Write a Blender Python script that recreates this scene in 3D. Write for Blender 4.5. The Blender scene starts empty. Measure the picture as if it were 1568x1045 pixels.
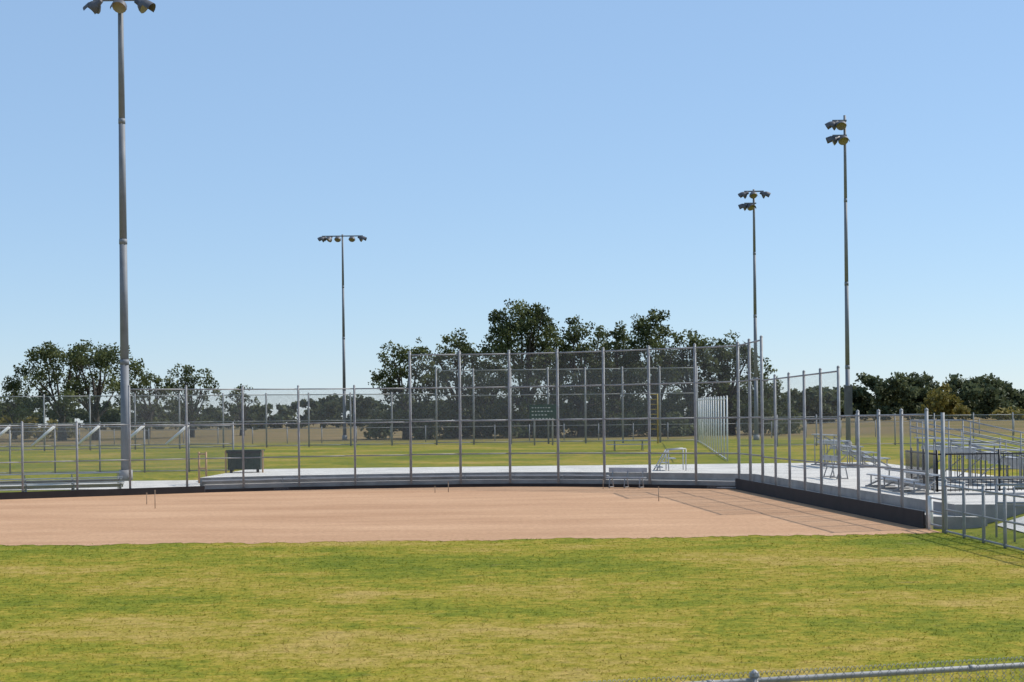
import bpy, math, random
import numpy as np
import bmesh
from mathutils import Vector, Matrix
random.seed(7); rng=np.random.default_rng(7)
scene=bpy.context.scene

# ------------------------------------------------------------------ helpers
def sstep(a,b,t):
    t=min(1,max(0,(t-a)/(b-a))); return t*t*(3-2*t)
def gz(x,y):
    a=0.55*sstep(73,80,y)
    b=0.55*sstep(11.8,14.5,x)*sstep(34,41,y)
    return max(a,b)+0.45*sstep(84,135,y)+0.6*sstep(150,230,y)+0.8*sstep(230,600,y)+0.9*sstep(28,60,x)*sstep(150,235,y)

def new_mat(name):
    m=bpy.data.materials.new(name); m.use_nodes=True
    nt=m.node_tree; nt.nodes.clear()
    out=nt.nodes.new('ShaderNodeOutputMaterial')
    return m,nt,out
def simple(name,col,rough=0.6,metal=0.0,var=0.15,scale=3.0,bump=0.0):
    m,nt,out=new_mat(name)
    b=nt.nodes.new('ShaderNodeBsdfPrincipled')
    b.inputs['Roughness'].default_value=rough; b.inputs['Metallic'].default_value=metal
    g=nt.nodes.new('ShaderNodeNewGeometry')
    n=nt.nodes.new('ShaderNodeTexNoise'); n.inputs['Scale'].default_value=scale; n.inputs['Detail'].default_value=6
    nt.links.new(g.outputs['Position'],n.inputs['Vector'])
    r=nt.nodes.new('ShaderNodeValToRGB')
    r.color_ramp.elements[0].position=0.3; r.color_ramp.elements[1].position=0.7
    r.color_ramp.elements[0].color=[c*(1-var) for c in col]+[1]
    r.color_ramp.elements[1].color=[min(1,c*(1+var)) for c in col]+[1]
    nt.links.new(n.outputs['Fac'],r.inputs['Fac']); nt.links.new(r.outputs['Color'],b.inputs['Base Color'])
    if bump>0:
        bp=nt.nodes.new('ShaderNodeBump'); bp.inputs['Strength'].default_value=bump
        nt.links.new(n.outputs['Fac'],bp.inputs['Height']); nt.links.new(bp.outputs['Normal'],b.inputs['Normal'])
    nt.links.new(b.outputs[0],out.inputs[0]); return m

M_galv=simple('galvanised_steel',(0.29,0.293,0.30),0.65,0.1,0.18,4)
M_pole=simple('pole_steel',(0.18,0.19,0.21),0.65,0.1,0.12,1.5)
M_alu=simple('aluminium',(0.43,0.44,0.46),0.5,0.3,0.14,3)
M_black=simple('black_board',(0.020,0.016,0.016),0.8,0,0.3,2)
M_conc=simple('concrete',(0.58,0.55,0.50),0.85,0,0.16,0.8,0.1)
M_concd=simple('concrete_shaded',(0.27,0.262,0.255),0.9,0,0.28,1.5,0.1)  # darker copy of the concrete, shade of the wall face put into the colour
M_dark=simple('dark_metal',(0.03,0.03,0.032),0.5,0.3,0.2,3)
M_green=simple('green_paint',(0.022,0.045,0.03),0.6,0,0.25,3)
M_sign=simple('sign_green',(0.02,0.06,0.04),0.5,0,0.1,3)
M_white=simple('white_paint',(0.68,0.68,0.66),0.6,0,0.08,3)
M_lens=simple('lamp_lens',(0.24,0.215,0.17),0.3,0.2,0.1,3)
M_lampb=simple('lamp_housing',(0.10,0.10,0.11),0.5,0.3,0.2,3)
M_yel=simple('yellow_paint',(0.35,0.24,0.03),0.6,0,0.15,3)
M_tan=simple('tan_paint',(0.45,0.27,0.14),0.7,0,0.15,3)
M_bark=simple('bark',(0.06,0.05,0.042),0.95,0,0.35,4,0.4)
M_wood=simple('weathered_wood',(0.3,0.22,0.15),0.85,0,0.3,5)

def chain_mat(name,spacing=0.055,wire=0.09,col=(0.26,0.265,0.27)):
    m,nt,out=new_mat(name); N=nt.nodes; L=nt.links
    uv=N.new('ShaderNodeUVMap'); sp=N.new('ShaderNodeSeparateXYZ'); L.new(uv.outputs[0],sp.inputs[0])
    def math_(op,a,b=None):
        n=N.new('ShaderNodeMath'); n.operation=op
        for i,v in enumerate((a,b)):
            if v is None: continue
            if isinstance(v,(int,float)): n.inputs[i].default_value=v
            else: L.new(v,n.inputs[i])
        return n.outputs[0]
    def line(s):
        f=math_('FRACT',math_('DIVIDE',s,spacing))
        return math_('LESS_THAN',math_('ABSOLUTE',math_('SUBTRACT',f,0.5)),wire*0.5)
    a=line(math_('ADD',sp.outputs[0],sp.outputs[1])); b=line(math_('SUBTRACT',sp.outputs[0],sp.outputs[1]))
    fac=math_('MAXIMUM',a,b)
    t=N.new('ShaderNodeBsdfTransparent'); d=N.new('ShaderNodeBsdfPrincipled')
    d.inputs['Base Color'].default_value=(*col,1); d.inputs['Roughness'].default_value=0.5; d.inputs['Metallic'].default_value=0.2
    mx=N.new('ShaderNodeMixShader'); L.new(fac,mx.inputs[0]); L.new(t.outputs[0],mx.inputs[1]); L.new(d.outputs[0],mx.inputs[2])
    L.new(mx.outputs[0],out.inputs[0]); return m
M_chain=chain_mat('chain_link')

class MB:
    def __init__(s): s.v=[];s.f=[];s.m=[];s.uv=[];s.mats=[];s.sm=[]
    def mi(s,m):
        if m not in s.mats: s.mats.append(m)
        return s.mats.index(m)
    def face(s,idx,m,uv=None,sm=False):
        s.f.append(idx); s.m.append(s.mi(m)); s.uv.append(uv or [(0,0)]*len(idx)); s.sm.append(sm)
    def quad(s,a,b,c,d,m,uv=None):
        n=len(s.v); s.v+= [tuple(a),tuple(b),tuple(c),tuple(d)]; s.face([n,n+1,n+2,n+3],m,uv)
    def tube(s,p,q,r1,r2=None,seg=8,m=None,cap=True):
        if r2 is None: r2=r1
        p=Vector(p);q=Vector(q);d=(q-p)
        if d.length<1e-6: return
        d.normalize(); u=d.orthogonal().normalized(); w=d.cross(u)
        n=len(s.v)
        for c,r in((p,r1),(q,r2)):
            for i in range(seg):
                a=2*math.pi*i/seg; s.v.append(tuple(c+u*math.cos(a)*r+w*math.sin(a)*r))
        for i in range(seg):
            j=(i+1)%seg; s.face([n+i,n+j,n+seg+j,n+seg+i],m,sm=True)
        if cap:
            s.face([n+i for i in range(seg)][::-1],m); s.face([n+seg+i for i in range(seg)],m)
    def box(s,c,size,m,rz=0.0,rot=None):
        R=rot if rot is not None else Matrix.Rotation(rz,3,'Z')
        n=len(s.v); c=Vector(c)
        for z in(-.5,.5):
            for y in(-.5,.5):
                for x in(-.5,.5): s.v.append(tuple(c+R@Vector((x*size[0],y*size[1],z*size[2]))))
        for f in([0,2,3,1],[4,5,7,6],[0,1,5,4],[2,6,7,3],[0,4,6,2],[1,3,7,5]): s.face([n+i for i in f],m)
    def lathe(s,c,axis,prof,seg,m):
        c=Vector(c);d=Vector(axis).normalized();u=d.orthogonal().normalized();w=d.cross(u);n=len(s.v)
        for (t,r) in prof:
            for i in range(seg):
                a=2*math.pi*i/seg; s.v.append(tuple(c+d*t+u*math.cos(a)*r+w*math.sin(a)*r))
        for k in range(len(prof)-1):
            for i in range(seg):
                j=(i+1)%seg; s.face([n+k*seg+i,n+k*seg+j,n+(k+1)*seg+j,n+(k+1)*seg+i],m,sm=True)
    def obj(s,name,M=None):
        me=bpy.data.meshes.new(name); me.from_pydata(s.v,[],s.f)
        for m in s.mats: me.materials.append(m)
        me.polygons.foreach_set('material_index',s.m); me.polygons.foreach_set('use_smooth',s.sm)
        ul=me.uv_layers.new(name='UVMap'); flat=[c for f in s.uv for p in f for c in p]
        ul.data.foreach_set('uv',flat); me.update()
        o=bpy.data.objects.new(name,me); bpy.context.collection.objects.link(o)
        if M is not None: o.matrix_world=M
        return o

# ------------------------------------------------------------------ ground materials
def grass_material():
    m,nt,out=new_mat('grass'); N=nt.nodes;L=nt.links
    g=N.new('ShaderNodeNewGeometry')
    sp=N.new('ShaderNodeSeparateXYZ'); L.new(g.outputs['Position'],sp.inputs[0])
    def mapped(sc,off=(0,0,0)):
        mp=N.new('ShaderNodeMapping'); mp.inputs['Scale'].default_value=sc; mp.inputs['Location'].default_value=off; L.new(g.outputs['Position'],mp.inputs['Vector']); return mp.outputs[0]
    def noise(sc,scale,det=5,rough=0.6,off=(0,0,0)):
        n=N.new('ShaderNodeTexNoise'); n.inputs['Scale'].default_value=scale; n.inputs['Detail'].default_value=det; n.inputs['Roughness'].default_value=rough
        L.new(mapped(sc,off),n.inputs['Vector']); return n.outputs['Fac']
    def ramp(f,els):
        r=N.new('ShaderNodeValToRGB'); e=r.color_ramp.elements
        e[0].position=els[0][0]; e[0].color=(*els[0][1],1); e[1].position=els[-1][0]; e[1].color=(*els[-1][1],1)
        for p,c in els[1:-1]:
            k=e.new(p); k.color=(*c,1)
        L.new(f,r.inputs['Fac']); return r.outputs['Color']
    def mrange(v,a,b,c,d):
        n=N.new('ShaderNodeMapRange'); n.inputs['From Min'].default_value=a; n.inputs['From Max'].default_value=b; n.inputs['To Min'].default_value=c; n.inputs['To Max'].default_value=d
        L.new(v,n.inputs['Value']); return n.outputs[0]
    def ma(op,a,b):
        n=N.new('ShaderNodeMath'); n.operation=op
        for i,v in enumerate((a,b)):
            if isinstance(v,(int,float)): n.inputs[i].default_value=v
            else: L.new(v,n.inputs[i])
        return n.outputs[0]
    def mix(f,a,b,mode='MIX'):
        x=N.new('ShaderNodeMix'); x.data_type='RGBA'; x.blend_type=mode
        if isinstance(f,float): x.inputs[0].default_value=f
        else: L.new(f,x.inputs[0])
        for i,v in((6,a),(7,b)):
            if isinstance(v,tuple): x.inputs[i].default_value=(*v,1)
            else: L.new(v,x.inputs[i])
        return x.outputs[2]
    big=noise((0.7,1,1),0.17,4,0.6)
    mid=noise((0.8,1,1),1.1,8,0.75)
    clump=noise((1,1,1),4.0,6,0.78)
    fine=noise((1,1,1),18,5,0.8)
    s=ma('ADD',big,ma('MULTIPLY',ma('SUBTRACT',mid,0.5),0.75))
    s=ma('ADD',s,ma('MULTIPLY',ma('SUBTRACT',clump,0.5),0.55))
    s=ma('ADD',s,mrange(sp.outputs[1],17,38,0.07,-0.035))   # the turf is drier away from the infield
    col=ramp(s,[(0.32,(0.125,0.155,0.018)),(0.45,(0.195,0.20,0.024)),(0.54,(0.275,0.228,0.034)),(0.70,(0.37,0.27,0.085))])
    finec=ramp(fine,[(0.25,(0.55,0.55,0.5)),(0.5,(1,1,0.97)),(0.75,(1.5,1.45,1.35))])
    col=mix(1.0,col,finec,'MULTIPLY')
    clc=ramp(clump,[(0.3,(0.66,0.69,0.62)),(0.5,(1,1,1)),(0.7,(1.22,1.18,1.1))])
    col=mix(1.0,col,clc,'MULTIPLY')
    soil=noise((0.4,1,1),2.3,8,0.75)
    col=mix(mrange(soil,0.59,0.70,0,0.7),col,(0.23,0.165,0.08))
    drk=noise((0.3,1,1),3.1,7,0.8,(13,7,0))
    col=mix(mrange(drk,0.60,0.70,0,0.6),col,(0.07,0.075,0.018))
    mr=mrange(sp.outputs[1],146,175,0,1)
    dry=ramp(noise((0.3,1,1),0.12,6,0.7),[(0.3,(0.13,0.12,0.035)),(0.5,(0.21,0.155,0.075)),(0.7,(0.28,0.20,0.10))])
    col=mix(mr,col,dry)
    b=N.new('ShaderNodeBsdfPrincipled'); b.inputs['Roughness'].default_value=0.95
    b.inputs['Specular IOR Level'].default_value=0.05
    L.new(col,b.inputs['Base Color'])
    bp=N.new('ShaderNodeBump'); bp.inputs['Strength'].default_value=0.6; bp.inputs['Distance'].default_value=0.05
    L.new(clump,bp.inputs['Height']); L.new(bp.outputs[0],b.inputs['Normal'])
    t=N.new('ShaderNodeBsdfTranslucent'); L.new(col,t.inputs['Color'])
    L.new(b.outputs[0],out.inputs[0])
    m2=m.copy(); m2.name='grass_blade'; n2=m2.node_tree
    b2=[n for n in n2.nodes if n.type=='BSDF_PRINCIPLED'][0]; t2=[n for n in n2.nodes if n.type=='BSDF_TRANSLUCENT'][0]; o2=[n for n in n2.nodes if n.type=='OUTPUT_MATERIAL'][0]
    mx=n2.nodes.new('ShaderNodeMixShader'); mx.inputs[0].default_value=0.5
    n2.links.new(b2.outputs[0],mx.inputs[1]); n2.links.new(t2.outputs[0],mx.inputs[2]); n2.links.new(mx.outputs[0],o2.inputs[0])
    return m,m2
M_grass,M_blade=grass_material()

def dirt_material():
    m,nt,out=new_mat('infield_clay'); N=nt.nodes;L=nt.links
    g=N.new('ShaderNodeNewGeometry')
    def noise(sc,scale,det,rough):
        mp=N.new('ShaderNodeMapping'); mp.inputs['Scale'].default_value=sc; L.new(g.outputs['Position'],mp.inputs['Vector'])
        n=N.new('ShaderNodeTexNoise'); n.inputs['Scale'].default_value=scale; n.inputs['Detail'].default_value=det; n.inputs['Roughness'].default_value=rough
        L.new(mp.outputs[0],n.inputs['Vector']); return n.outputs['Fac']
    a=noise((0.3,1,1),0.35,8,0.7); f=noise((1,1,1),7,7,0.85)
    r=N.new('ShaderNodeValToRGB'); e=r.color_ramp.elements; e[0].position=0.3;e[0].color=(0.40,0.235,0.14,1); e[1].position=0.7;e[1].color=(0.56,0.355,0.222,1); L.new(a,r.inputs[0])
    r2=N.new('ShaderNodeValToRGB'); e=r2.color_ramp.elements; e[0].position=0.25;e[0].color=(0.62,0.60,0.56,1); e[1].position=0.75;e[1].color=(1.3,1.3,1.3,1); L.new(f,r2.inputs[0])
    x=N.new('ShaderNodeMix'); x.data_type='RGBA'; x.blend_type='MULTIPLY'; x.inputs[0].default_value=1; L.new(r.outputs[0],x.inputs[6]); L.new(r2.outputs[0],x.inputs[7])
    b=N.new('ShaderNodeBsdfPrincipled'); b.inputs['Roughness'].default_value=0.95; b.inputs['Specular IOR Level'].default_value=0.05
    L.new(x.outputs[2],b.inputs['Base Color'])
    bp=N.new('ShaderNodeBump'); bp.inputs['Strength'].default_value=0.5; bp.inputs['Distance'].default_value=0.03; L.new(f,bp.inputs['Height']); L.new(bp.outputs[0],b.inputs['Normal'])
    L.new(b.outputs[0],out.inputs[0]); return m
M_dirt=dirt_material()

# ------------------------------------------------------------------ ground sheet
xs=sorted(set([-1800,-900,-500,-300,-200,-150,-100]+list(range(-80,10,4))+[9,10,11,11.8,12.3,12.8,13.3,13.8,14.5,16]+list(range(20,84,4))+[100,150,200,300,500,900,1800]))
ys=sorted(set([-400,-100,0,10,20,30,34,35,36,37,38,39,40,41,50,60,70]+list(range(72,90,1))+list(range(90,240,5))+list(range(240,620,30))+[800,1200,2500]))
v=[(x,y,gz(x,y)) for y in ys for x in xs]; nx=len(xs)
f=[(j*nx+i,j*nx+i+1,(j+1)*nx+i+1,(j+1)*nx+i) for j in range(len(ys)-1) for i in range(nx-1)]
me=bpy.data.meshes.new('ground'); me.from_pydata(v,[],f); me.materials.append(M_grass)
for p in me.polygons: p.use_smooth=True
o=bpy.data.objects.new('ground',me); bpy.context.collection.objects.link(o)
def path_sheet(name,x0,x1,y0,y1,n,m,dz=0.02):
    X=[x0+(x1-x0)*i/n for i in range(n+1)]; Y=[y0+(y1-y0)*i/n for i in range(n+1)]
    v=[(x,y,gz(x,y)+dz) for y in Y for x in X]; k=n+1
    f=[(j*k+i,j*k+i+1,(j+1)*k+i+1,(j+1)*k+i) for j in range(n) for i in range(n)]
    me=bpy.data.meshes.new(name); me.from_pydata(v,[],f); me.materials.append(m)
    o=bpy.data.objects.new(name,me); bpy.context.collection.objects.link(o)
path_sheet('concrete_path',-60,-14.2,73.5,76.5,24,M_conc,0.03)
path_sheet('concrete_path',12.6,34,33,41,30,M_conc,0.03)

# fence line round the back of the ball field
P_low=[(-34,57.0),(-21.2,64.8),(-16.5,67.6)]
P_mid=[(-16.5,67.6),(-13.66,69.3),(-10.3,70.8),(-7.03,71.6),(-4.66,71.9)]
P_back=[(-4.66,71.9),(-2.2,72.1),(0,72.0),(2.1,71.4),(4.1,70.4),(6.0,69.2),(7.8,68.0),(9.59,66.7),(9.88,61.9)]
P_r1=[(9.88,61.9),(10.55,50.6)]
P_r2=[(10.55,50.6),(11.08,41.9)]
P_r3=[(11.10,40.2),(11.32,20.0)]

# infield clay: strips from the grass edge to the fence
def arcy(x): return 39.7+0.012*(x)+0.010*max(0,x)**1.25+0.0012*(x+4)**2
bk=P_low+P_mid[1:]+P_back[1:]+[(10.55,50.6),(11.08,41.9)]
bxs=[p[0] for p in bk]; bys=[p[1] for p in bk]
cols=sorted(set([round(-32+0.12*i,3) for i in range(int(43.0/0.12))]+[p for p in bxs if p>-32]))
V=[];F=[]
for i,x in enumerate(cols):
    fy=arcy(x)+0.16*math.sin(x*1.3)+0.08*math.sin(x*5.1+1)+random.uniform(-.2,.2)
    by=float(np.interp(x,bxs,bys))-0.02
    for k in range(5): V.append((x,fy+(by-fy)*k/4,0.006))
    if i:
        for k in range(4): F.append(((i-1)*5+k,i*5+k,i*5+k+1,(i-1)*5+k+1))
me=bpy.data.meshes.new('infield_dirt'); me.from_pydata(V,[],F); me.materials.append(M_dirt)
o=bpy.data.objects.new('infield_dirt',me); bpy.context.collection.objects.link(o)

def tri_mesh(name,V,k,mat):
    n=len(V)//k; me=bpy.data.meshes.new(name); me.vertices.add(len(V)); me.vertices.foreach_set('co',V.astype(np.float32).ravel())
    me.loops.add(n*k); me.loops.foreach_set('vertex_index',np.arange(n*k,dtype=np.int32))
    me.polygons.add(n); me.polygons.foreach_set('loop_start',np.arange(0,n*k,k,dtype=np.int32)); me.polygons.foreach_set('loop_total',np.full(n,k,dtype=np.int32))
    me.materials.append(mat); me.update(calc_edges=True); return me
def blades(n,y0,y1):
    y=y0+(y1-y0)*rng.random(n)**1.3; x=(rng.random(n)*2-1)*y*0.36
    edge=39.7+0.012*x+0.010*np.maximum(0,x)**1.25+0.0012*(x+4)**2
    k=y<edge+rng.normal(0,0.3,n); x=x[k];y=y[k];n=len(x)
    h=rng.uniform(0.008,0.024,n)*(1+1.8*(rng.random(n)<0.03)); w=rng.uniform(0.005,0.012,n)*(y/22); a=rng.random(n)*math.pi
    tx=rng.normal(0,1.5,n)*h; ty=rng.normal(0,1.5,n)*h
    V=np.zeros((n,3,3)); V[:,0]=np.stack([x-np.cos(a)*w,y-np.sin(a)*w,0*x],1); V[:,1]=np.stack([x+np.cos(a)*w,y+np.sin(a)*w,0*x],1); V[:,2]=np.stack([x+tx,y+ty,h],1)
    return V.reshape(-1,3)
V=blades(80000,12,43)
me=tri_mesh('grass',V,3,M_blade); o=bpy.data.objects.new('grass',me); bpy.context.collection.objects.link(o)

# ------------------------------------------------------------------ concrete plaza (stepped edge behind fence)
def offs(path,d):
    out=[]
    for i,p in enumerate(path):
        a=Vector(path[max(0,i-1)]); b=Vector(path[min(len(path)-1,i+1)]); t=(b-a).normalized(); n=Vector((-t.y,t.x))
        out.append((p[0]+n.x*d,p[1]+n.y*d))
    return out
line=P_mid[1:]+P_back[1:-1]+[(10.55,50.6),(11.08,41.9)]
def slab(name,front,z,tail,mt,ms):
    poly=front+tail; n=len(poly)
    bm=bmesh.new(); vs=[bm.verts.new((a,b,z)) for a,b in poly]; fc=bm.faces.new(vs); bm.normal_update()
    bmesh.ops.triangulate(bm,faces=[fc])
    for i in range(n):
        a=poly[i];b=poly[(i+1)%n]
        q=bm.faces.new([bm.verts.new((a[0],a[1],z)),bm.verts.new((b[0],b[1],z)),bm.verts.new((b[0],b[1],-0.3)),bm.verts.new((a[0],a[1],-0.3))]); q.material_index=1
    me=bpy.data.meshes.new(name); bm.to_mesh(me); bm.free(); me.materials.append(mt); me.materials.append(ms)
    o=bpy.data.objects.new(name,me); bpy.context.collection.objects.link(o); return o
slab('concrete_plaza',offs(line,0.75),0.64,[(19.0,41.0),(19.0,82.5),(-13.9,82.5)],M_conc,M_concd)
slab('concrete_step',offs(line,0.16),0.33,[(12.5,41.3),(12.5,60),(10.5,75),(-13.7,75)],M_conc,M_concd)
mb=MB()
def plank_run(mb,path,z,t,w,m):
    for a,b in zip(path[:-1],path[1:]):
        a=Vector((*a,z));b=Vector((*b,z)); d=b-a; L=d.length
        mb.box((a+b)/2,(L-0.05,w,t),m,rz=math.atan2(d.y,d.x))
plank_run(mb,offs(P_mid[1:]+P_back[1:5],0.55),0.50,0.05,0.22,M_alu)
for p in offs(P_mid[1:]+P_back[1:5],0.55): mb.tube((p[0],p[1],0.33),(p[0],p[1],0.48),0.03,m=M_galv)
mb.obj('aluminium_bench')

def board(name,path,z0,z1,off,m):
    mb=MB()
    for a,b in zip(path[:-1],path[1:]):
        a=Vector((*a,(z0+z1)/2));b=Vector((*b,(z0+z1)/2)); d=b-a
        mb.box((a+b)/2+Vector((d.y,-d.x,0)).normalized()*off,(d.length+0.02,0.045,z1-z0),m,rz=math.atan2(d.y,d.x))
    mb.obj(name)
board('black_kickboard',P_low+[P_mid[1]],-0.05,0.30,0.1,M_black)
board('black_kickboard',P_mid[1:]+P_back[1:-1],-0.05,0.15,0.1,M_black)
board('black_kickboard',[P_back[-2],P_r1[-1],P_r2[-1]],-0.05,0.47,0.1,M_black)

# ------------------------------------------------------------------ chain link fences
def resample(path,sp):
    pts=[Vector(p) for p in path]; L=[0]
    for a,b in zip(pts[:-1],pts[1:]): L.append(L[-1]+(b-a).length)
    n=max(1,round(L[-1]/sp)); out=[]
    for k in range(n+1):
        t=L[-1]*k/n
        for i in range(len(pts)-1):
            if t<=L[i+1]+1e-6:
                u=(t-L[i])/(L[i+1]-L[i]); out.append(tuple(pts[i].lerp(pts[i+1],u))); break
    return out
def fence(name,path,h,sp=2.4,rails=(1.0,0.5,0.03),pr=0.05,rr=0.028,first=True,last=True,ext=0.12,z=None,matp=M_galv,mesh=True,brace=False):
    mb=MB(); pts=resample(path,sp); U=0
    zz=[(gz(*p) if z is None else z) for p in pts]
    for i,p in enumerate(pts):
        if (i==0 and not first) or (i==len(pts)-1 and not last): continue
        mb.tube((p[0],p[1],zz[i]-0.1),(p[0],p[1],zz[i]+h+ext),pr,m=matp)
        mb.lathe((p[0],p[1],zz[i]+h+ext),(0,0,1),[(0,pr*1.15),(0.04,pr*0.9),(0.07,0.002)],8,matp)
    for i in range(len(pts)-1):
        a,b=pts[i],pts[i+1]
        for r in rails:
            mb.tube((a[0],a[1],zz[i]+h*r),(b[0],b[1],zz[i+1]+h*r),rr,seg=6,m=matp)
        d=math.dist(a,b)
        dx=(Vector(b)-Vector(a)).normalized(); n=Vector((dx.y,-dx.x))*(pr+0.01)
        if mesh:
            mb.quad((a[0]+n.x,a[1]+n.y,zz[i]+0.02),(b[0]+n.x,b[1]+n.y,zz[i+1]+0.02),(b[0]+n.x,b[1]+n.y,zz[i+1]+h),(a[0]+n.x,a[1]+n.y,zz[i]+h),M_chain,[(U,0),(U+d,0),(U+d,h),(U,h)])
        if brace:
            mb.tube((a[0]-1.15,a[1]-0.15,zz[i]+h-0.95),(a[0],a[1]-0.1,zz[i]+h+0.05),0.075,m=M_white)
        U+=d
    return mb.obj(name)
fence('chain_link_fence',P_low,3.05,2.35,z=0,last=False)
fence('chain_link_fence',P_mid,4.57,2.4,rails=(1,0.66,0.33,0.01),z=0,last=False)
fence('backstop_fence',P_back,6.1,2.4,rails=(1,0.75,0.5,0.25,0.01),z=0,pr=0.06,rr=0.032)
fence('chain_link_fence',P_r1,4.5,2.3,rails=(1,0.66,0.33,0.03),z=0,first=False)
fence('chain_link_fence',P_r2,3.05,2.2,rails=(1,0.5,0.03),z=0,first=False)
fence('chain_link_fence',P_r3,1.22,1.5,rails=(1,0.5,0.05),z=0,pr=0.042)
mb=MB()
mb.tube((11.08,41.6,0),(11.08,41.6,0.9),0.07,m=M_white); mb.tube((11.1,40.4,0),(11.1,40.4,3.1),0.05,m=M_galv)
for z in (0.15,0.5,0.85): mb.tube((11.08,41.6,z),(11.1,40.4,z),0.025,m=M_galv)
mb.obj('fence_gate')

# neighbour field: second backstop
fence('chain_link_fence',[(-42,128),(-10.5,137)],4.5,3.5,rails=(1,0.5,0.03),pr=0.07,rr=0.038)
fence('backstop_fence',[(-6.6,137),(16.2,137)],6.5,3.25,rails=(1,0.66,0.33,0.03),pr=0.08,rr=0.042)
fence('chain_link_fence',[(-10.5,137),(-6.6,137)],4.5,3.5,rails=(1,0.5,0.03),pr=0.07,rr=0.038,last=False,first=False)
fence('chain_link_fence',[(16.2,137),(12.35,90)],3.6,3.3,rails=(1,0.03),pr=0.05,rr=0.03,matp=M_white,mesh=False)
fence('chain_link_fence',[(-42,80),(-14.6,82)],2.4,2.25,rails=(1,0.6,0.03),pr=0.045,brace=True)
fence('chain_link_fence',[(-75,158),(75,158)],1.5,3.5,rails=(1,),pr=0.05,mesh=False)
fence('chain_link_fence',[(19.5,70),(70,78)],1.3,2.4,rails=(1,0.05),pr=0.045)
fence('chain_link_fence',[(17,118),(85,118)],2.2,3,rails=(1,0.05),pr=0.05)

# ------------------------------------------------------------------ near fence with real woven wire
mb=MB()
a0=Vector((-7,8.43,0)); dirn=Vector((1.86,0.5,0)).normalized(); Ln=19.0; H=1.2
for k in range(9):
    p=a0+dirn*(k*2.4+1.75)
    if (p-a0).length>Ln: break
    mb.tube(p,p+Vector((0,0,H+0.03)),0.03,seg=12,m=M_galv); mb.lathe(p+Vector((0,0,H+0.03)),(0,0,1),[(0,0.036),(0.02,0.034),(0.04,0.018),(0.05,0.001)],12,M_galv)
mb.tube(a0+Vector((0,0,H)),a0+dirn*Ln+Vector((0,0,H)),0.021,seg=12,m=M_galv)
for k in range(int(Ln/2)): 
    p=a0+dirn*(k*2+0.6)+Vector((0,0,H)); mb.tube(p,p+dirn*0.05,0.025,seg=12,m=M_galv)
nrm=Vector((dirn.y,-dirn.x,0))
top=H+0.045; cell=0.035; xk=0.0; WR=0.0021
while xk<Ln-0.1:
    for sgn in(0,1):
        pts=[]; j=0
        while top-j*cell>0.02:
            pts.append(a0+dirn*(xk+(cell if (j+sgn)%2 else 0))+Vector((0,0,top-j*cell))+nrm*(0.028+0.004*sgn)); j+=1
        for p,q in zip(pts[:-1],pts[1:]): mb.tube(p,q,WR,seg=3,m=M_galv,cap=False)
    t=a0+dirn*(xk)+Vector((0,0,top))+nrm*0.028
    for s in(-1,1): mb.tube(t,t+dirn*0.014*s+Vector((0,0,0.024)),0.003,seg=4,m=M_galv)
    t=a0+dirn*(xk+cell)+Vector((0,0,top))+nrm*0.03
    for s in(-1,1): mb.tube(t,t+dirn*0.014*s+Vector((0,0,0.024)),0.003,seg=4,m=M_galv)
    xk+=cell*2
mb.obj('outfield_fence')

# ------------------------------------------------------------------ light poles
def lamp(mb,c,az,tilt=0.75,s=1.0):
    d=Vector((math.cos(az)*math.cos(tilt),math.sin(az)*math.cos(tilt),-math.sin(tilt)))
    c=Vector(c)
    mb.lathe(c-d*0.42*s,d,[(0,0.02*s),(0.0,0.12*s),(0.22*s,0.14*s),(0.26*s,0.2*s),(0.42*s,0.31*s),(0.55*s,0.35*s)],14,M_lampb)
    mb.lathe(c+d*0.125*s,d,[(0,0.35*s),(0.02*s,0.25*s),(0.03*s,0.001)],14,M_lens)
    u=Vector((0,0,1))-d*d.z; u.normalize(); w=d.cross(u); n=len(mb.v); K=9
    for t,r in((0.12,0.355),(0.45,0.38)):
        for i in range(K):
            a=math.pi*i/(K-1); mb.v.append(tuple(c+d*t*s+w*math.cos(a)*r*s+u*math.sin(a)*r*s))
    for i in range(K-1): mb.face([n+i,n+i+1,n+K+i+1,n+K+i],M_lampb,sm=True)
def light_pole(x,y,ztop,r0,r1,arms,boxes=()):
    mb=MB(); z0=gz(x,y)
    nseg=4; H=ztop-z0
    for k in range(nseg):
        a=z0-0.2+H*k/nseg if k==0 else z0+H*k/nseg; b=z0+H*(k+1)/nseg
        ra=r0+(r1-r0)*k/nseg; rb=r0+(r1-r0)*(k+1)/nseg
        mb.tube((x,y,a),(x,y,b),ra,rb,16,M_pole)
        if k: mb.tube((x,y,a-0.25),(x,y,a),ra*1.1,ra*1.08,16,M_pole)
    mb.tube((x,y,z0-0.1),(x,y,z0+0.5),r0*1.5,r0*1.4,16,M_concd)
    for (z,xl,xr,lamps) in arms:
        mb.box((x+(xl+xr)/2,y-0.12,z),(xr-xl,0.12,0.12),M_pole)
        for (lx,az,tilt) in lamps:
            mb.tube((x+lx,y-0.12,z),(x+lx,y-0.2,z-0.25),0.04,m=M_lampb)
            lamp(mb,(x+lx+0.1*math.cos(az),y-0.2+0.1*math.sin(az),z-0.32),az,tilt,1.05)
    for (z,h,w) in boxes:
        mb.box((x-0.05,y-r0-0.2,z),(w,0.4,h),M_lampb); mb.box((x,y-r0-0.2,z+h/2+0.03),(w+0.06,0.46,0.05),M_pole)
    return mb.obj('stadium_light_pole')
pi=math.pi
light_pole(-19.0,77,24.0,0.235,0.13,[(23.9,-1.3,1.3,[(-1.1,pi*0.85,0.6),(0.05,-pi/2,0.7),(1.05,-0.15,0.6)])])
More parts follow.
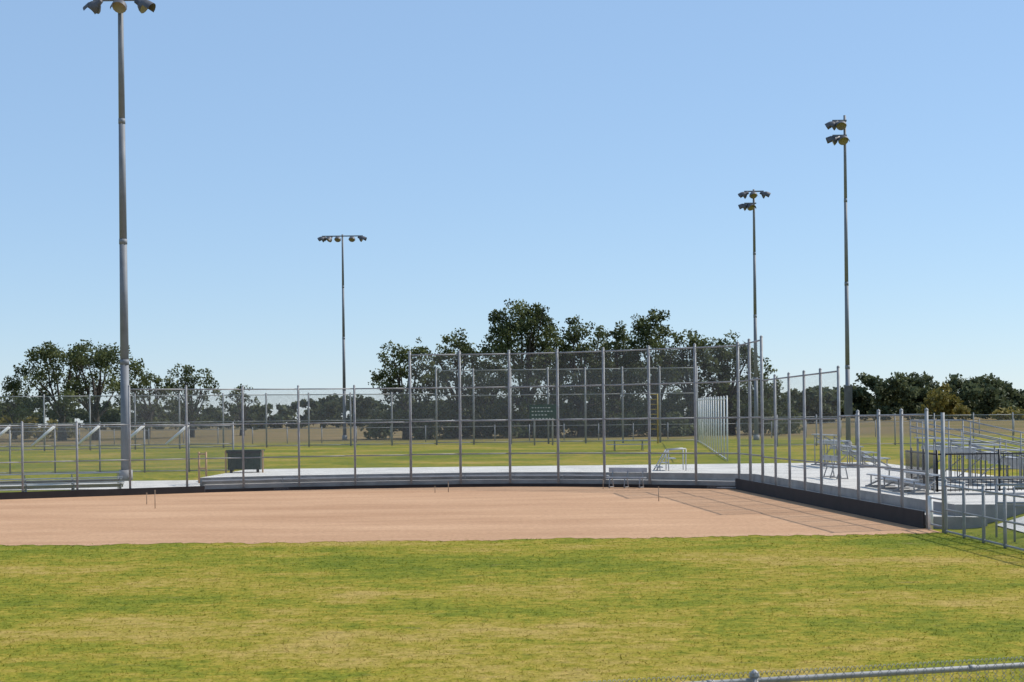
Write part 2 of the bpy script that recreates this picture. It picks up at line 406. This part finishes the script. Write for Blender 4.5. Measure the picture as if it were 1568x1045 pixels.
light_pole(-18.8,176,24.2,0.20,0.10,[(24.0,-2.3,2.3,[(-2.1,pi,0.5),(-1.35,pi*1.3,0.7),(-0.5,-pi/2,0.7),(1.1,-pi/2,0.7),(2.05,-0.1,0.5)])])
light_pole(22.6,145,24.2,0.20,0.10,[(24.0,-0.9,0.9,[(-0.8,pi*0.9,0.5),(-0.1,-pi/2,0.7),(0.85,-0.1,0.5)]),(22.9,-0.9,0.2,[(-0.8,pi*0.95,0.4),(-0.4,-pi*0.4,0.6)])])
light_pole(23.8,111,24.4,0.18,0.09,[(24.0,-0.9,0.1,[(-0.75,pi*0.9,0.5),(-0.3,-pi*0.55,0.6)]),(22.95,-0.9,0.1,[(-0.7,pi*0.95,0.4),(-0.2,-pi*0.5,0.6)])],boxes=[(4.2,2.0,0.5)])

# ------------------------------------------------------------------ bleachers
def bleacher(loc,rz,rows,length,name='aluminium_bleacher',rise=0.2,run=0.62,seat=0.42,guard=True):
    mb=MB()
    for r in range(rows):
        y=r*run; zf=r*rise+0.12; 
        mb.box((0,y,zf+seat-0.12+0.0),(length,0.25,0.045),M_alu)
        if r>0: mb.box((0,y-0.32,zf),(length,0.28,0.04),M_alu); mb.box((0,y-0.16,zf-0.09),(length,0.03,0.12),M_alu)
    n=max(2,int(length/1.8)+1)
    for i in range(n):
        x=-length/2+0.15+(length-0.3)*i/(n-1)
        D=(rows-1)*run
        mb.tube((x,-0.2,0.03),(x,D+0.2,0.03),0.03,m=M_galv)
        mb.tube((x,-0.1,0.05),(x,D,rows*rise+0.05),0.03,m=M_galv)
        for r in range(rows): mb.tube((x,r*run,0.03),(x,r*run,r*rise+seat-0.04),0.025,m=M_galv)
        if rows>3: mb.tube((x,D,0.03),(x,D-run*1.5,(rows-2)*rise+0.1),0.02,m=M_galv)
    if guard:
        D=(rows-1)*run+0.25; zt=(rows-1)*rise
        for x in(-length/2,length/2):
            for k in range(0,rows,2):
                y=k*run; mb.tube((x,y,0.03),(x,y,k*rise+seat+0.62),0.022,m=M_galv)
            for off in(0.62,0.4,0.18): mb.tube((x,0,seat+off),(x,D,zt+seat+off+0.05),0.024,m=M_galv)
        for off in(0.62,0.3): mb.tube((-length/2,D,zt+seat+off+0.05),(length/2,D,zt+seat+off+0.05),0.024,m=M_galv)
        for i in range(n+1):
            x=-length/2+length*i/n; mb.tube((x,D,0.1),(x,D,zt+seat+0.67),0.022,m=M_galv)
    return mb.obj(name,Matrix.Translation(loc)@Matrix.Rotation(rz,4,'Z'))
bleacher((-20.8,70.5,0.02),0.35,3,6.5,guard=False)
bleacher((20.6,56.5,0.64),pi/2,7,7.0,rise=0.19,run=0.85)
bleacher((17.6,76,0.64),pi*0.5,5,5.0,rise=0.28,guard=False)
bleacher((12.2,50.5,0.64),-pi/2,2,6.0,guard=False,rise=0.16)
def bench(loc,rz,L=1.9):
    mb=MB()
    mb.box((0,0,0.45),(L,0.26,0.05),M_alu); mb.box((0,0.2,0.78),(L,0.04,0.2),M_alu)
    for x in(-L/2+0.2,0,L/2-0.2):
        mb.tube((x,-0.18,0),(x,-0.1,0.43),0.025,m=M_galv); mb.tube((x,0.25,0),(x,0.1,0.43),0.025,m=M_galv); mb.tube((x,0.1,0.4),(x,0.23,0.85),0.025,m=M_galv); mb.tube((x,-0.18,0.03),(x,0.25,0.03),0.02,m=M_galv)
    mb.obj('player_bench',Matrix.Translation(loc)@Matrix.Rotation(rz,4,'Z'))
bench((5.0,69.2,0.01),-0.56)
bench((12.6,61,0.65),1.6,2.6)
def picnic(loc,rz,L=2.6):
    mb=MB()
    for y in(-0.28,0,0.28): mb.box((0,y,0.75),(L,0.25,0.04),M_alu)
    for s in(-1,1):
        mb.box((0,s*0.72,0.45),(L,0.26,0.04),M_alu)
        for x in(-L*0.33,L*0.33):
            mb.tube((x,s*0.6,0),(x,s*0.15,0.72),0.03,m=M_galv)
    for x in(-L*0.33,L*0.33): mb.tube((x,-0.78,0.41),(x,0.78,0.41),0.03,m=M_galv)
    mb.obj('picnic_table',Matrix.Translation(loc)@Matrix.Rotation(rz,4,'Z'))
picnic((8.3,112,gz(8.3,112)),0.0,3.0)
picnic((17.3,45.5,0.64),0.3,2.2)
mb=MB(); X,Y,Z=-13.1,77.0,0.64
mb.box((X,Y,Z+0.6),(1.6,1.1,0.9),M_green)
for i in range(6): mb.box((X-0.68+i*0.272,Y-0.575,Z+0.6),(0.06,0.05,0.85),M_green)
mb.box((X,Y,Z+1.08),(1.72,1.22,0.07),M_green); mb.box((X,Y-0.6,Z+1.0),(1.66,0.05,0.08),M_dark)
for sx in(-1,1):
    mb.box((X+sx*0.9,Y-0.45,Z+0.55),(0.07,0.07,1.1),M_tan); mb.tube((X+sx*0.65,Y-0.4,Z),(X+sx*0.65,Y-0.4,Z+0.16),0.07,m=M_dark)
mb.obj('equipment_bin')
mb=MB()
for x,y,h in((-14.7,75.2,1.3),(-15.1,75.5,1.3)): mb.tube((x,y,0.2),(x,y,0.4+h),0.05,m=M_tan)
mb.tube((-14.7,75.2,1.6),(-15.1,75.5,1.6),0.04,m=M_tan); mb.tube((-14.7,75.2,0.9),(-15.1,75.5,0.9),0.04,m=M_tan); mb.obj('wooden_gate_post')
mb=MB()
for y in(72.3,73.5):
    mb.tube((6.6,y,0.6),(7.2,y,1.6),0.03,m=M_alu); mb.tube((7.2,y,1.6),(8.0,y,1.65),0.03,m=M_alu)
    for x,zt in((6.8,0.95),(7.2,1.6),(8.0,1.65)): mb.tube((x,y,0.6),(x,y,zt),0.025,m=M_alu)
for k in range(3): mb.box((6.8+k*0.3,72.9,0.8+k*0.2),(0.3,1.15,0.04),M_alu)
mb.obj('stair_handrail')
mb=MB(); X,Y=2.6,130; g0=gz(X,Y)
for sx in(-0.75,0.75): mb.tube((X+sx,Y,g0-0.1),(X+sx,Y,4.4),0.07,m=M_galv)
mb.box((X,Y-0.12,3.7),(2.3,0.1,1.35),M_sign)
for z,w in((4.1,1.5),(3.8,1.8),(3.5,1.2),(3.2,1.7)): 
    x=X-0.95
    while x<X-0.95+w:
        ww=random.uniform(0.08,0.2); mb.box((x+ww/2,Y-0.18,z),(ww,0.02,0.07),M_white); x+=ww+0.12
mb.obj('notice_sign')
mb=MB(); X,Y=12.0,133; g0=gz(X,Y)
for sx in(-0.36,0.36): mb.tube((X+sx,Y,g0),(X+sx,Y,5.2),0.06,m=M_yel)
for k in range(8): mb.tube((X-0.36,Y,2.2+k*0.42),(X+0.36,Y,2.2+k*0.42),0.035,m=M_yel)
mb.obj('yellow_foul_ladder')
mb=MB()
def rail(a,b,z,h):
    a=Vector((*a,z));b=Vector((*b,z)); L=(b-a).length; n=int(L/0.14); d=(b-a)/n
    for zz in(0.1,h-0.05): mb.tube(a+Vector((0,0,zz)),b+Vector((0,0,zz)),0.025,seg=6,m=M_dark)
    for i in range(n+1): 
        p=a+d*i; mb.tube(p+Vector((0,0,0.05)),p+Vector((0,0,h if i%14 else h+0.08)),0.011 if i%14 else 0.035,seg=5,m=M_dark)
rail((13.0,48),(18.9,48.6),0.64,1.25); rail((13.0,48),(13.3,53),0.64,1.25)
mb.obj('metal_picket_railing')
mb=MB()
for y0 in(38.6,37.2,43.2):
    for z in(0.55,1.0): mb.tube((11.9,y0,z+0.3),(17.5,y0-0.6,z+0.3),0.028,m=M_galv)
    for k in range(5): mb.tube((11.9+k*1.4,y0-0.15*k,0),(11.9+k*1.4,y0-0.15*k,1.3),0.028,m=M_galv)
mb.obj('ramp_handrail')
for x,y,h in((-12.9,56.5,0.62),(-13.9,59.5,0.4),(-2.75,66.9,0.42),(-3.3,66.5,0.25),(3.95,68.5,0.4),(5.35,57.5,0.5)):
    mb=MB(); mb.tube((x,y,0),(x,y,h),0.016,seg=6,m=M_wood); mb.box((x,y,h+0.02),(0.04,0.03,0.06),M_wood); mb.obj('wooden_stake')

# ------------------------------------------------------------------ trees
def leaf_material(name,dark,light):
    m,nt,out=new_mat(name); N=nt.nodes;L=nt.links
    at=N.new('ShaderNodeAttribute'); at.attribute_name='tint'
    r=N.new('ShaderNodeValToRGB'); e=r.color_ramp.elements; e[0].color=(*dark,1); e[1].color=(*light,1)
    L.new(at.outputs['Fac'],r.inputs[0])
    d=N.new('ShaderNodeBsdfPrincipled'); d.inputs['Roughness'].default_value=0.65; d.inputs['Specular IOR Level'].default_value=0.2
    t=N.new('ShaderNodeBsdfTranslucent'); L.new(r.outputs[0],d.inputs['Base Color']); L.new(r.outputs[0],t.inputs['Color'])
    mx=N.new('ShaderNodeMixShader'); mx.inputs[0].default_value=0.3; L.new(d.outputs[0],mx.inputs[1]); L.new(t.outputs[0],mx.inputs[2])
    L.new(mx.outputs[0],out.inputs[0]); return m
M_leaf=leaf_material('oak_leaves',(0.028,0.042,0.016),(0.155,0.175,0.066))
M_leaf2=leaf_material('far_leaves',(0.042,0.055,0.028),(0.15,0.17,0.08))
M_leafy=leaf_material('yellow_leaves',(0.10,0.09,0.02),(0.28,0.23,0.06))
def leaves(blobs,per,smin,smax):
    C=[];T=[]
    for (c,r,t) in blobs:
        n=int(per*(r/1.0)**2)
        d=rng.normal(size=(n,3)); d/=np.linalg.norm(d,axis=1)[:,None]
        rad=r*(0.3+0.9*rng.random(n)**0.9); 
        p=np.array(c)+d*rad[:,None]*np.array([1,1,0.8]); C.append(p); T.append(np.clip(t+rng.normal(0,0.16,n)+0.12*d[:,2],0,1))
    C=np.concatenate(C);T=np.concatenate(T); n=len(C)
    u=rng.normal(size=(n,3));u/=np.linalg.norm(u,axis=1)[:,None]; w=np.cross(u,rng.normal(size=(n,3))); w/=np.linalg.norm(w,axis=1)[:,None]
    s=rng.uniform(smin,smax,n)[:,None]; s2=s*rng.uniform(0.45,0.9,(n,1))
    V=np.stack([C-u*s,C-w*s2,C+u*s,C+w*s2],1)
    return V.reshape(-1,3),np.repeat(T,4)
def leaf_obj(name,blobs,per,smin,smax,mat,parent=None):
    V,T=leaves(blobs,per,smin,smax); me=tri_mesh(name,V,4,mat)
    a=me.attributes.new('tint','FLOAT','POINT'); a.data.foreach_set('value',T.astype(np.float32))
    o=bpy.data.objects.new(name,me); bpy.context.collection.objects.link(o)
    if parent: o.parent=parent
    return o
def tree(x,y,ztop,width,low=0.14,nb=60,dens=120,trunks=1,mat=None,name='oak_tree',k=2.1):
    z0=gz(x,y); h=ztop-z0; e=bpy.data.objects.new(name,None); bpy.context.collection.objects.link(e)
    hw=width/2; zb=z0+h*low; hc=ztop-zb
    blobs=[]; nb=int(nb*k); ph=random.uniform(0,6)
    for i in range(nb):
        r=random.uniform(0.04,0.08)*(width+h)/2
        a=random.uniform(-pi,pi); q=math.sqrt(random.random())
        q*=0.97
        bump=0.93+0.07*math.sin(2.3*a+ph)*q+0.06*math.sin(5*a+ph*2)
        topz=ztop-r*0.8-hc*0.52*(q**3.0)-hc*(1-bump)*0.8
        botz=zb+hc*(0.0+0.14*q*random.random())+r*0.4
        t=random.random(); t=t if random.random()<0.4 else 1-0.3*t*t
        p=(x+math.cos(a)*(hw-r*0.6)*q,y+math.sin(a)*(hw*0.75)*q,botz+(topz-botz)*t)
        blobs.append((p,r,random.uniform(0.0,0.9)))
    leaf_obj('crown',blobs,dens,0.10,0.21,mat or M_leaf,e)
    mb=MB(); tr=0.03*h+0.08
    for t in range(trunks):
        bx=x+(t-(trunks-1)/2)*width*0.22; tilt=random.uniform(-0.05,0.05)*h
        p0=Vector((bx,y,z0-0.3)); p1=Vector((bx+tilt*0.4,y,z0+h*0.14)); p2=Vector((bx+tilt,y,z0+h*0.30))
        mb.tube(p0,p1,tr*1.35,tr,10,M_bark,False); mb.tube(p1,p2,tr,tr*0.8,10,M_bark,False)
        bl=sorted(blobs,key=lambda b:(b[0][0]-bx)**2)[:int(nb/trunks*0.8)]
        for (c,r,_) in random.sample(bl,min(len(bl),18)):
            c=Vector(c); st=p1.lerp(p2,random.random()); m1=st.lerp(c,0.5)+Vector((random.uniform(-.5,.5),random.uniform(-.5,.5),random.uniform(-0.2,0.9)))
            mb.tube(st,m1,tr*0.42,tr*0.24,6,M_bark,False); mb.tube(m1,c,tr*0.24,tr*0.07,6,M_bark,False)
            for _ in range(2):
                q=m1.lerp(c,random.uniform(0.1,0.6)); mb.tube(q,q+Vector((random.uniform(-1,1),random.uniform(-1,1),random.uniform(0,1.3))),tr*0.12,tr*0.03,5,M_bark,False)
    o=mb.obj('trunk'); o.parent=e
    return e
# left oaks
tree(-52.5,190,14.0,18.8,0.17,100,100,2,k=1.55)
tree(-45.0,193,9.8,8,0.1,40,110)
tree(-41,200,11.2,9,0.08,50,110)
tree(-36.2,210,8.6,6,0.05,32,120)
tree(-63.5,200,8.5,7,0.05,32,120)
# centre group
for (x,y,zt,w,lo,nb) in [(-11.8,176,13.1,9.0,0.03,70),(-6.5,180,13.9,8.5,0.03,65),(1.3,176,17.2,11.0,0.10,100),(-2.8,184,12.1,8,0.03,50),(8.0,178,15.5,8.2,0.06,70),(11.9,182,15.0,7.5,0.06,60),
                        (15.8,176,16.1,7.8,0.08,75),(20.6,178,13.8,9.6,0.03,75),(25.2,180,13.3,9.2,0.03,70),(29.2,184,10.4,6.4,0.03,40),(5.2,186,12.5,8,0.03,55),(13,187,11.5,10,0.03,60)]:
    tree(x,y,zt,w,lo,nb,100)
def mass(name,items,mat,per=75,smin=0.2,smax=0.42):
    blobs=[]
    for (x,y,zt,w) in items:
        z0=gz(x,y); h=zt-z0
        for i in range(int(10+w*h*0.28)):
            a=random.uniform(-1,1); top=math.sqrt(max(0,1-a*a)); zz=z0+h*(0.05+0.84*top*random.random()**0.6)
            blobs.append(((x+a*w/2,y+random.uniform(-3,3),zz),random.uniform(0.7,1.35),random.uniform(0.1,0.8)))
    return leaf_obj(name,blobs,per,smin,smax,mat)
items=[]
for px,py in [(31,8.6),(36,8.4),(42,8.2),(47,8.0),(52,8.8),(57,10.1),(62,10.4),(66,10.0),(71,9.6),(76,10.3),(81,10.3),(86,10.7),(92,10.2),(98,10.4),(105,10.2)]:
    for k in range(2): items.append((px+k*2.3,240+random.uniform(-8,12),py*random.uniform(0.92,1.03),random.uniform(6,8.5)))
mass('distant_trees',items,M_leaf2)
items=[]
x=-190
while x<190:
    items.append((x,400+random.uniform(-20,20),random.uniform(8,11),random.uniform(12,20))); x+=random.uniform(5,8)
mass('distant_trees',items,M_leaf2,40,0.35,0.7)
mass('distant_trees',[(62.0,226,7.8,5)],M_leafy)
mass('shrub_row',[(-79+i*6,205+random.uniform(-3,3),random.uniform(3.6,5),6) for i in range(4)]+[(70+i*5,222+random.uniform(-3,3),random.uniform(3.4,4.3),5) for i in range(7)],M_leafy)
mass('shrub_row',[(-14+i*2.8,178+random.uniform(-3,3),random.uniform(3.2,5.6),4.6) for i in range(17)],M_leaf,90,0.14,0.28)

# ------------------------------------------------------------------ camera, sun, sky
cam=bpy.data.cameras.new('camera'); co=bpy.data.objects.new('camera',cam); bpy.context.collection.objects.link(co)
cam.sensor_width=36; cam.lens=36*2400/1568; cam.shift_y=123/1568; cam.clip_end=6000; cam.clip_start=0.1
co.matrix_world=Matrix.Translation((0,0,3.0))@Matrix.Rotation(math.radians(90),4,'X')@Matrix.Rotation(math.radians(-0.65),4,'Z')
scene.camera=co
el=math.radians(46); az=math.atan2(0.86,0.34)
ts=Vector((math.sin(az)*math.cos(el),math.cos(az)*math.cos(el),math.sin(el)))
sl=bpy.data.lights.new('sun','SUN'); sl.energy=4.8; sl.angle=math.radians(0.5); sl.color=(1,0.95,0.86)
so=bpy.data.objects.new('sun',sl); bpy.context.collection.objects.link(so); so.rotation_euler=ts.to_track_quat('Z','Y').to_euler()
w=bpy.data.worlds.new('World'); scene.world=w; w.use_nodes=True; nt=w.node_tree; nt.nodes.clear()
out=nt.nodes.new('ShaderNodeOutputWorld'); bg=nt.nodes.new('ShaderNodeBackground'); sky=nt.nodes.new('ShaderNodeTexSky')
sky.sky_type='NISHITA'; sky.sun_disc=False; sky.sun_elevation=el; sky.sun_rotation=az; sky.air_density=1.0; sky.dust_density=0.0; sky.ozone_density=3.0; sky.altitude=200
bg.inputs[1].default_value=0.145
# flat blue mixed into the sky colour to even out its gradient
mx=nt.nodes.new('ShaderNodeMix'); mx.data_type='RGBA'; mx.inputs[0].default_value=0.55; mx.inputs[7].default_value=(2.45,3.8,5.8,1)
nt.links.new(sky.outputs[0],mx.inputs[6]); nt.links.new(mx.outputs[2],bg.inputs[0]); nt.links.new(bg.outputs[0],out.inputs[0])
scene.view_settings.view_transform='Standard'; scene.view_settings.look='None'; scene.view_settings.exposure=0
